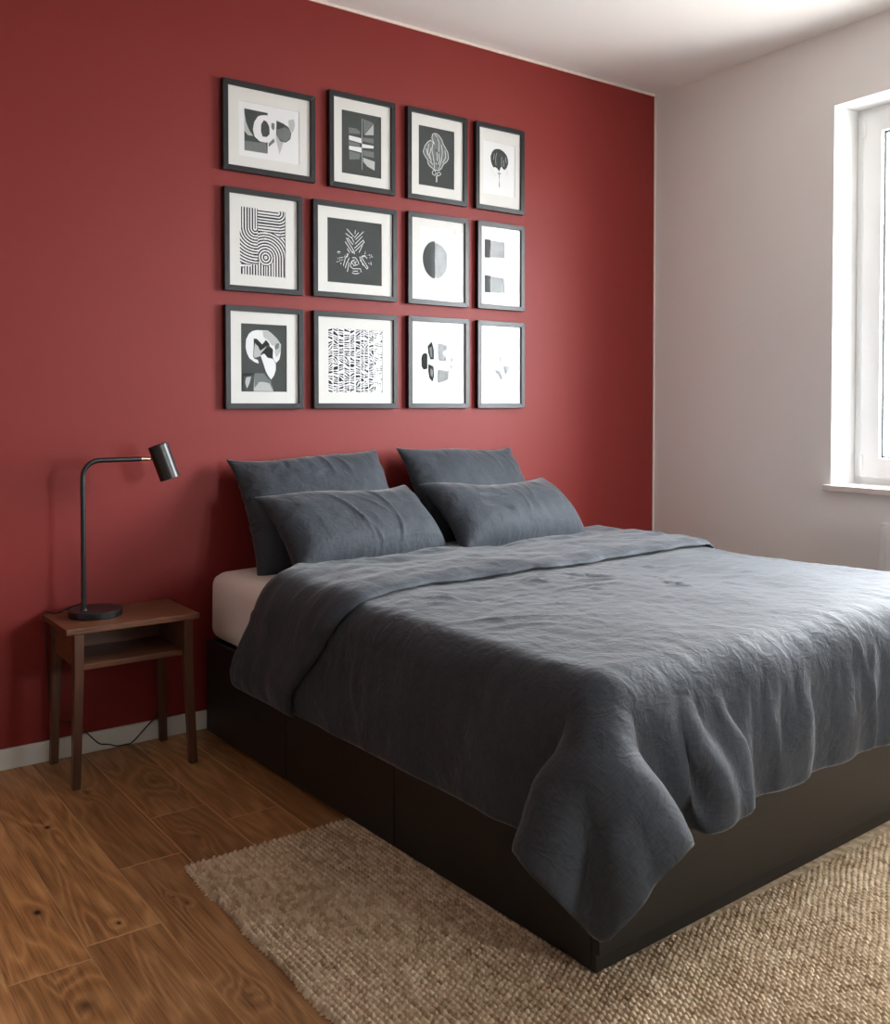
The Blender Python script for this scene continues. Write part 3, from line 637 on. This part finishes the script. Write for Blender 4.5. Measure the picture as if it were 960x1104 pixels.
# ------------------------------------------------------------------ bed
BED = (1.436, -2.007, 0); BR_ = math.radians(1.7); BW, BL = 1.80, 1.945; FZ = .345; BZ = .0125
def bed():
    r = empty('bed_frame', BED, BR_, 'low black brown box bed frame with drawers down its left side', 'bed')
    T = .022; pl = .052
    MB().box((0, 0, pl), (BW, T, FZ), .0012).build('foot_panel', M['bedframe'], r)
    MB().box((.0, .009, BZ), (BW, T, pl)).build('plinth', M['bedframe'], r)
    MB().box((0, T+.001, FZ-.028), (T, BL, FZ), .0012).box((0, T+.001, BZ), (T, .06, FZ-.028)).box((0, BL-.05, BZ), (T, BL, FZ-.028)).build('side_panel', M['bedframe'], r)
    MB().box((BW-T, T+.001, BZ), (BW, BL, FZ), .0012).build('side_panel', M['bedframe'], r)
    MB().box((T, BL-T, BZ), (BW-T, BL, FZ+.0), .0012).build('head_panel', M['bedframe'], r)
    for (a, b) in ((.0235, .742), (.7455, 1.34), (1.3435, BL-.002)):
        MB().box((-.0015, a, BZ+.002), (T-.003, b, FZ-.0295), .0015).build('drawer_front', M['bedframe'], r)
    mb = MB()
    for k in range(14): mb.box((T, .06+k*.132, FZ-.05), (BW-T, .06+k*.132+.07, FZ-.038))
    mb.build('slats', M['walnut_x'], r)
    for x in (.05, BW-.05): 
        for y in (BL-.08,): MB().tube([(x, y, 0), (x, y, BZ+.03)], .02).build('foot', M['black_metal'], r)
bed()
def mattress():
    mb = MB(); mb.box((.002, .002, FZ+.0005), (BW-.002, BL-.003, .600), .058, 6)
    me_o = mb.build('mattress', M['sheet'], None, loc=BED, rotz=BR_, smooth=True)
    tag(me_o, 'pale sheeted mattress showing bare at the head corner of the black bed', 'mattress')
    # a little softness along the sides
    me = me_o.data; bm = bmesh.new(); bm.from_mesh(me); bmesh.ops.subdivide_edges(bm, edges=[e for e in bm.edges if e.calc_length() > .15], cuts=24, use_grid_fill=True)
    for v in bm.verts:
        x, y, z = v.co
        side = min(x, BW-x, y, BL-y); k = max(0, 1-side/.06)
        dd = .0035*math.sin(y*23+x*9)*math.sin(z*31+y*7)*k
        if x < .06: v.co.x += dd+.0015*math.sin(z*60+y*30)
        if z > .58: v.co.z += .003*math.sin(x*11+2)*math.sin(y*9)-.001
    bm.to_mesh(me); bm.free(); me.polygons.foreach_set('use_smooth', [True]*len(me.polygons))
mattress()

# ------------------------------------------------------------------ bedding (settled cloth shapes)
def settle(P, R, steps, collide, bend, shear, pull=None, damp=.996, dt=1/400.0, force=None, vmax=2.5, guide=None):
    """a sheet of cloth on a square grid, relaxed onto what lies below it (position based)"""
    H, W, _ = P.shape; V = np.zeros_like(P); A = slice(None); cons = []
    def add(a, b, k): cons.append((a, b, np.linalg.norm(R[a]-R[b], axis=-1, keepdims=True), .5*k))
    for p in (0, 1):
        n = (W-p)//2; add((A, slice(p, p+2*n, 2)), (A, slice(p+1, p+1+2*n, 2)), 1.0)
        n = (H-p)//2; add((slice(p, p+2*n, 2), A), (slice(p+1, p+1+2*n, 2), A), 1.0)
    for p in (0, 1):
        n = (W-p)//2
        add((slice(0, H-1), slice(p, p+2*n, 2)), (slice(1, H), slice(p+1, p+1+2*n, 2)), shear)
        add((slice(1, H), slice(p, p+2*n, 2)), (slice(0, H-1), slice(p+1, p+1+2*n, 2)), shear)
    for q, k in bend:
        for ax, N in ((1, W), (0, H)):
            for p in (0, 1):
                idx = np.array([i for i in range(N-q) if (i//q) % 2 == p])
                if ax == 1: add((A, idx), (A, idx+q), k)
                else: add((idx, A), (idx+q, A), k)
    g = np.array([0, 0, -9.8])
    for it in range(steps):
        V += (g if force is None else force(P))*dt; V *= damp
        Q = P+V*dt
        if pull is not None: Q = pull(it, Q)
        for a, b, l, k in cons:
            d = Q[b]-Q[a]; n = np.sqrt((d*d).sum(-1, keepdims=True))+1e-9
            c = d*((n-l)/n*k); Q[a] += c; Q[b] -= c
        Q = collide(Q, P)
        V = (Q-P)/dt; sp = np.sqrt((V*V).sum(-1, keepdims=True)); V *= np.minimum(1, vmax/(sp+1e-9)); P = Q
        if guide is not None: P = guide(P)
    return P
def on_block(lo, hi, r, mu=.9, ground=.02):
    lo = np.array(lo); hi = np.array(hi); c = (lo+hi)/2; h = (hi-lo)/2-r
    def f(Q, P):
        q = Q-c; cl = np.clip(q, -h, h); d = q-cl; n = np.sqrt((d*d).sum(-1, keepdims=True)); outside = n > 1e-7
        nrm = np.where(outside, d/np.maximum(n, 1e-9), np.array([0, 0, 1.])); pen = np.where(outside, r-n, h[2]-q[..., 2:3]+r)
        m = ((r-n > 0) & outside) | (~outside)
        Qn = np.where(m, Q+nrm*pen, Q); dx = Qn-P; dn = (dx*nrm).sum(-1, keepdims=True)*nrm; dt_ = dx-dn
        tl = np.sqrt((dt_*dt_).sum(-1, keepdims=True))+1e-12
        Qn = np.where(m, Qn-dt_*np.minimum(1, mu*np.maximum(pen, 0)/tl), Qn)
        Qn[..., 2] = np.maximum(Qn[..., 2], ground); return Qn
    return f
def drape():
    d = .02; us = np.arange(-.325, 2.13, d); vs = np.arange(-.305, 1.70, d); U, V = np.meshgrid(us, vs); c = .035
    def rc(U, V, u0, sgn):
        a = np.clip((u0+c*sgn-U)/(c*sgn), 0, 1); b = np.clip((vs[0]+c-V)/c, 0, 1)
        a2 = a*np.sqrt(1-b*b/2); b2 = b*np.sqrt(1-a*a/2); m = (a > 0) & (b > 0)
        return np.where(m, u0+c*sgn-a2*c*sgn, U), np.where(m, vs[0]+c-b2*c, V)
    U, V = rc(U, V, us[0], 1); U, V = rc(U, V, us[-1], -1); rng = np.random.RandomState(11)
    R = np.stack([U*1.006, V*1.004, .006*lf(U, V, 14, 14, 40, rng)], -1)
    P = np.stack([U*.99+.009, V*.99, .635+.010*lf(U, V, 10, 10, 32, rng)], -1)
    A = np.clip(-U, 0, None); B = np.clip(-V, 0, None); s = (A+B)/np.sqrt(2); t = (A-B)/np.sqrt(2)
    r_ = np.sqrt(A*A+B*B); q = np.where(r_ > .01, (np.arctan2(A, B)-PI/4)/(PI/4), 0)
    w = np.clip((r_-.06)/.08, 0, 1)*np.clip((.97-np.abs(q))/.15, 0, 1)*(A > .005)*(B > .005)
    prof = .016+.050*np.clip(r_/.4, 0, 1)*(1-.8*q*q)+.012*np.cos(q*7.5+.6)*np.clip((r_-.12)/.2, 0, 1)
    fi = q*PI/4*.66; lat = (r_+.11*np.clip(r_/.12, 0, 1))*np.sin(fi)*(.50-.05*q)
    T = np.stack([-prof-lat, -prof+lat, .640-r_*np.cos(fi)*1.03-.035*np.sin(PI*np.abs(q))*np.clip((r_-.22)/.1, 0, 1)+.03*np.clip(-q, 0, 1)*np.clip((r_-.2)/.1, 0, 1)], -1); wg = (w*.10)[..., None]
    return settle(P, R, 2000, on_block((-.010, -.010, -2), (1.810, 2.6, .612), .08), [(2, .07), (4, .06), (6, .03)], .22, guide=lambda Q: Q+(T-Q)*wg)
def stuffed(W, Hh, T, seed, nx=54, ny=40):
    """upper half of a filled cushion cover: sewn edge stays flat, the sheet swells"""
    rng = np.random.RandomState(seed); U, V = np.meshgrid(np.linspace(-W/2, W/2, nx), np.linspace(-Hh/2, Hh/2, ny))
    R = np.stack([U, V, .005*lf(U, V, 14, 25, 90, rng)], -1)
    P = np.stack([U, V, .01*(1-(2*U/W)**2)*(1-(2*V/Hh)**2)+.002*rng.rand(*U.shape)], -1)
    x = U/(W/2); y = V/(Hh/2); k = .075
    tx = U*(1-k*(1-np.abs(y)**3*.75)); ty = V*(1-k*1.2*(1-np.abs(x)**3*.75))
    edge = np.zeros(U.shape, bool); edge[0] = edge[-1] = True; edge[:, 0] = edge[:, -1] = True; P0 = P.copy()
    def force(P): return normals(P)*14*np.clip(1-P[..., 2:3]/T, -1, 1)
    def pull(it, Q):
        m = min(1, it/900)
        Q[edge, 0] += .2*(U+(tx-U)*m-Q[..., 0])[edge]; Q[edge, 1] += .2*(V+(ty-V)*m-Q[..., 1])[edge]; return Q
    def flat(Q, P_): Q[edge, 2] = 0; Q[..., 2] = np.maximum(Q[..., 2], 0); return Q
    P = settle(P, R, 1500, flat, [(2, .02)], .3, pull, .99, force=force, vmax=9)
    return P
def up2(P):
    """double the grid with a cubic filter"""
    def ax(A):
        B = np.concatenate([2*A[:1]-A[1:2], A, 2*A[-1:]-A[-2:-1]]); mid = (-B[:-3]+9*B[1:-2]+9*B[2:-1]-B[3:])/16
        O = np.empty((2*len(A)-1,)+A.shape[1:]); O[::2] = A; O[1::2] = mid; return O
    P = ax(P); return ax(P.transpose(1, 0, 2)).transpose(1, 0, 2)
def normals(P):
    n = np.cross(np.gradient(P, axis=1), np.gradient(P, axis=0)); return n/(np.linalg.norm(n, axis=-1, keepdims=True)+1e-9)
def lf(x, y, n, f0, f1, rng, ax=1.0, ay=1.0):
    o = 0
    for _ in range(n):
        a = rng.uniform(0, 2*PI); f = rng.uniform(f0, f1); o = o + np.sin(f*(x*ax*np.cos(a)+y*ay*np.sin(a))+rng.uniform(0, 2*PI))
    return o/np.sqrt(n)
def creases(x, y, segs):
    """sharp little ridges: (x0,y0,x1,y1,width,height)"""
    h = np.zeros_like(x)
    for x0, y0, x1, y1, wd, ht in segs:
        dx, dy = x1-x0, y1-y0; L2 = dx*dx+dy*dy
        t = np.clip(((x-x0)*dx+(y-y0)*dy)/L2, 0, 1)
        bow = .06*np.sin(t*PI)*math.sqrt(L2)
        px, py = x0+t*dx-bow*dy/math.sqrt(L2), y0+t*dy+bow*dx/math.sqrt(L2)
        dd = np.hypot(x-px, y-py); h += ht*np.exp(-(dd/wd)**1.5)*np.sin(np.clip(t, .02, .98)*PI)**.5
    return h
def grid_mesh(name, top, bot, mat, parent=None, uvs=None, **k):
    H, W, _ = top.shape
    V = np.concatenate([top.reshape(-1, 3), bot.reshape(-1, 3)]); I = np.arange(H*W).reshape(H, W); J = I+H*W
    q = lambda A: np.stack([A[:-1, :-1], A[:-1, 1:], A[1:, 1:], A[1:, :-1]], -1).reshape(-1, 4)
    ring = np.concatenate([I[0, :-1], I[:-1, -1], I[-1, :0:-1], I[:0:-1, 0]]); nx = np.roll(ring, -1)
    side = np.stack([ring+H*W, nx+H*W, nx, ring], -1)
    Fc = np.concatenate([q(I), q(J)[:, ::-1], side])
    me = bpy.data.meshes.new(name); me.vertices.add(len(V)); me.vertices.foreach_set('co', V.ravel())
    me.loops.add(len(Fc)*4); me.loops.foreach_set('vertex_index', Fc.ravel().astype(np.int32)); me.polygons.add(len(Fc)); me.polygons.foreach_set('loop_start', np.arange(0, len(Fc)*4, 4)); me.polygons.foreach_set('loop_total', np.full(len(Fc), 4))
    me.update()
    UV = np.concatenate([uvs.reshape(-1, 2), uvs.reshape(-1, 2)+.37]); ul = me.uv_layers.new(name='uv'); ul.data.foreach_set('uv', UV[Fc.ravel()].ravel())
    return link(name, me, mat, parent, smooth=True, **k)

def duvet():
    S = drape(); S = up2(S); H, W, _ = S.shape; d = .01
    rng = np.random.RandomState(8)
    u = -.325+np.arange(W)*d; v = -.305+np.arange(H)*d; U, V = np.meshgrid(u, v)
    # the folded head end rides back over the shoulder of the mattress
    arc = np.abs(U-.01); S[..., 1] -= (.215*np.exp(-(arc/.19)**2)+.03*np.exp(-((U-.9)/.5)**2))*np.clip((V-.75)/.9, 0, 1)
    kx = (U < -.05)*np.clip((V-.10)/.25, 0, 1)*.72; S[..., 0] += (-.016-S[..., 0])*kx
    flat = (np.clip((V-.95)/.15, 0, 1)*(S[..., 2] > .59)); S[..., 2] += (.612-S[..., 2])*flat*(U > .08)*(U < 1.72)
    N = normals(S)
    edge = np.minimum(np.minimum(U-u[0], u[-1]-U), V-v[0])
    # puffed filling: thin at the seams, thicker inside
    puff = .004 + .017*np.clip(edge/.13, 0, 1)**.5
    puff = puff + .0045*lf(U, V, 12, 7, 22, rng)*np.clip(edge/.2, 0, 1)
    hang = np.clip(-V/.30, 0, 1)
    fo = 0
    for u0, wd, am, sl in ((.13, .036, .034, .13), (.225, .042, .044, .08), (.335, .034, .034, .06), (.43, .036, .018, .03), (.56, .030, .014, .02), (.72, .035, .010, -.03), (1.04, .016, .014, .0), (1.12, .02, .009, .02), (1.35, .03, .010, .0), (1.6, .03, .010, .0)):
        fo = fo + am*np.exp(-((U-u0-sl*hang+.012*np.sin(V*19+u0*40))/wd)**2)
    fo = fo*np.clip(-(V+.02)/.12, 0, 1)*(V < 0)
    hs = np.clip(-U/.30, 0, 1)
    for v0, wd, am, sl in ((.19, .05, .008, .03), (.42, .08, .006, .0), (.75, .08, .005, .02)):
        fo = fo + am*np.exp(-((V-v0-sl*hs)/wd)**2)*np.clip(-(U+.02)/.15, 0, 1)*(U < 0)
    puff = puff + fo*np.clip(edge/.02+.35, 0, 1)
    wr = .0008*lf(U, V, 24, 40, 120, rng)
    rid = 1-np.abs(lf(U+.02*lf(U, V, 5, 10, 20, rng), V+.02*lf(U, V, 5, 10, 20, rng), 10, 18, 46, rng)); wr = wr + .0020*np.clip(rid, 0, 1)**3*np.clip(.5+.5*lf(U, V, 8, 4, 9, rng), 0, 1)
    rc_ = random.Random(21); segs = []
    for k in range(30):
        cu, cv = rc_.uniform(.15, 1.5), rc_.uniform(.38, .98); ln = rc_.uniform(.04, .13); an = rc_.gauss(-.25, .45)
        segs.append((cu-ln/2*math.cos(an), cv-ln/2*math.sin(an), cu+ln/2*math.cos(an), cv+ln/2*math.sin(an), rc_.uniform(.008, .012), rc_.uniform(.003, .0065)*rc_.choice((1, 1, -1))))
    segs += [(.06, .62, .42, .46, .012, .006), (.10, .52, .34, .40, .011, .005), (.62, .78, .86, .70, .010, .007), (1.3, .10, 1.42, -.04, .010, .005), (.95, .02, 1.03, -.22, .011, .006)]
    puff = puff + creases(U, V, segs) + wr*np.clip(edge/.05, 0, 1)
    # path along v: under side at the head end -> main -> (outer) ; band folded back
    vh = 1.655; Hm = int((vh-v[0])/d)
    main = S[:Hm]+N[:Hm]*.0; 
    mid = S[:Hm]; nm = N[:Hm]; pf = puff[:Hm, :, None]
    outer_main = mid+nm*pf
    # band
    s = np.clip((u+.325)/.40, 0, 1); s = s*s*(3-2*s)
    Lb = .40+.20*s + .012*np.sin(u*9) + .006*np.sin(u*31)
    nb = 60; rows_o = []; rows_i = []; rUV = []
    nr = 7; gap = .006; th = .026
    M_ = lambda idx: (mid, idx)
    def sample(A, fv):   # fractional row per column
        f = np.clip(fv, 0, Hm-1.001); i0 = f.astype(int); t = (f-i0)[:, None]; c = np.arange(W)
        return A[i0, c]*(1-t)+A[np.minimum(i0+1, Hm-1), c]*t
    om = outer_main; last_o = om[-1]; last_n = nm[-1]; tang = np.array([0, 1., 0])
    bandh = .0028*lf(U, V, 14, 16, 55, rng)
    band_o = []; band_i = []
    for k in range(nb+1):
        f = k/nb; row = (Hm-1)-(Lb*f)/d
        P = sample(om, row); n_ = sample(nm, row); hh = sample(bandh[:Hm, :, None]+0*om, row)[:, :1]
        e1 = np.clip(np.minimum(u-u[0], u[-1]-u)/.06, 0, 1)[:, None]**.5
        tt = (.003 + th*np.clip((1-f)*.6/.07, 0, 1)**.5*(.35+.65*e1))
        lift = .004+.007*np.clip((f-.5)*2, 0, 1)
        band_i.append(P+n_*lift); band_o.append(P+n_*(lift+tt)+n_*(hh*np.clip((1-f)*10, 0, 1)*e1))
    # rolled head edge: half circle from band's outer face back to the mattress side
    R_out = (band_o[0]-mid[-1]); roll = []
    for k in range(1, nr+1):
        t = PI*k/(nr+1); c0 = (band_o[0]+mid[-1])/2; h = np.linalg.norm(R_out, axis=-1, keepdims=True)/2
        roll.append(c0+R_out/2*math.cos(t)+tang*h*math.sin(t)*1.0)
    # one closed skin: outer path = main (foot->band base), jump under band, band inner..., band outer, roll, underside back to foot
    path = [outer_main[j] for j in range(Hm)] 
    # the strip of main hidden under the band stays; the band inner face starts at its base
    path += [band_i[k] for k in range(0, nb+1)]
    path += [band_o[k] for k in range(nb, -1, -1)]
    path += roll
    top = np.array(path)
    under = mid-nm*.0005
    path_full = np.concatenate([top, under[::-1]])
    Hp = len(path_full)
    # uv = distance along the cloth
    seg = np.linalg.norm(np.diff(path_full[:, W//2], axis=0), axis=-1); vv = np.concatenate([[0], np.cumsum(seg)])
    UVg = np.stack(np.meshgrid(u, vv), -1)
    Vt = path_full.reshape(-1, 3); I = np.arange(Hp*W).reshape(Hp, W)
    Fq = np.stack([I[:-1, :-1], I[:-1, 1:], I[1:, 1:], I[1:, :-1]], -1).reshape(-1, 4)
    close = np.stack([I[-1, :-1], I[-1, 1:], I[0, 1:], I[0, :-1]], -1)
    Fq = np.concatenate([Fq, close])
    # close the two side edges between outer and under faces of the main panel
    sides = []
    for c, flip in ((0, False), (W-1, True)):
        for j in range(Hm-1):
            a, b, c2, d2 = I[j, c], I[j+1, c], I[Hp-1-(j+1), c], I[Hp-1-j, c]
            sides.append((a, b, c2, d2) if not flip else (d2, c2, b, a))
        o0 = Hm; 
        for k in range(nb):
            a, b = I[Hm+k, c], I[Hm+k+1, c]; c2, d2 = I[Hm+2*nb+1-(k+1), c], I[Hm+2*nb+1-k, c]
            sides.append((a, b, c2, d2) if not flip else (d2, c2, b, a))
    Fq = np.concatenate([Fq, np.array(sides)])
    me = bpy.data.meshes.new('duvet'); me.vertices.add(len(Vt)); me.vertices.foreach_set('co', Vt.ravel())
    me.loops.add(len(Fq)*4); me.loops.foreach_set('vertex_index', Fq.ravel().astype(np.int32)); me.polygons.add(len(Fq)); me.polygons.foreach_set('loop_start', np.arange(0, len(Fq)*4, 4)); me.polygons.foreach_set('loop_total', np.full(len(Fq), 4))
    me.update(); me.validate()
    ul = me.uv_layers.new(name='uv'); ul.data.foreach_set('uv', UVg.reshape(-1, 2)[Fq.ravel()].ravel())
    o = link('duvet', me, M['linen'], smooth=True, loc=BED, rotz=BR_)
    tag(o, 'charcoal grey linen duvet spread over the bed, its top edge folded back below the pillows', 'duvet')
duvet()

def pillow(data, loc, rot, W, Hh, T, seed, label, segs, slump=.25):
    P = up2(data.copy()); H, Wn, _ = P.shape
    P[..., 0] *= W/(P[..., 0].max()-P[..., 0].min()); P[..., 1] *= Hh/(P[..., 1].max()-P[..., 1].min())
    x, y = P[..., 0], P[..., 1]; rng = np.random.RandomState(seed)
    zz = P[..., 2]*(T/2)/P[..., 2].max()
    edge = np.clip(zz/(T*.18), 0, 1)
    def face(sgn):
        z = zz*(1 - slump*y/(Hh/2)*1.0)*(1+.14*lf(x, y, 6, 4, 9, rng))
        h = creases(x, y, segs if sgn > 0 else [])
        h = h + .0012*lf(x, y, 20, 40, 110, rng) + .003*lf(x, y, 10, 12, 26, rng)
        return z + h*edge
    top = P.copy(); bot = P.copy(); top[..., 2] = np.maximum(face(1), 0)+.0012; bot[..., 2] = -np.maximum(face(-1), 0)*.85-.0012
    # soft sag of the whole cushion
    for A in (top, bot):
        A[..., 2] += -.035*(A[..., 1]/(Hh/2))**2*.6 + .012*np.sin(A[..., 0]*7+seed)
        A[..., 1] += -.012*np.cos(A[..., 0]/(W/2)*PI*.5)*(A[..., 1] > 0)*(A[..., 1]/(Hh/2)) + .005*np.sin(A[..., 0]*11+seed)
    o = grid_mesh('pillow', top, bot, M['linen'], uvs=np.stack([x+seed, y+seed*.3], -1))
    o.location = loc; o.rotation_euler = rot
    tag(o, label, 'pillow', 'charcoal linen pillows')
    return o
PIL_B = stuffed(.70, .52, .085, 1); PIL_F = stuffed(.72, .44, .085, 5)
# rot: x = tilt of the pillow plane (90 deg = upright), z = turn
R = math.radians
pillow(PIL_B, (1.80, -.185, .815), (R(62), R(-1.5), R(1)), .655, .485, .15, 1, 'large charcoal linen pillow leaning on the red wall, back left behind a smaller pillow', [(.02,.23,.05,.10,.006,.006), (.08,.22,.13,.08,.007,.005), (-.2,.15,-.12,.2,.006,.004)])
pillow(PIL_B, (2.535, -.185, .822), (R(62), R(1.0), R(3)), .650, .490, .15, 2, 'large charcoal linen pillow leaning on the red wall, back right near the white wall', [(.1,.23,.14,.06,.006,.006), (.2,.22,.22,.05,.006,.005), (0,.2,.03,.1,.006,.004)])
pillow(PIL_F, (1.845, -.365, .765), (R(44), R(-1.0), R(5)), .700, .375, .17, 3, 'charcoal linen pillow in front of the back left one, creased down the middle, facing forward', [(-.12,.12,-.02,-.12,.008,.010), (-.02,.10,.10,-.02,.007,.006), (.07,.15,.12,.0,.007,.008), (.12,.0,.10,-.14,.007,.008), (-.05,-.02,.02,-.16,.008,.007), (.1,-.12,.3,-.13,.006,.004)])
pillow(PIL_F, (2.562, -.370, .763), (R(44), R(.5), R(5)), .735, .375, .17, 4, 'charcoal linen pillow in front of the back right one, dented at its left end', [(-.18,.04,-.05,.02,.010,-.012), (-.2,-.02,-.08,-.06,.010,-.010), (.12,.14,.06,-.02,.006,.006), (.02,.1,.0,-.1,.006,.005), (.2,.1,.24,-.05,.006,.004)])
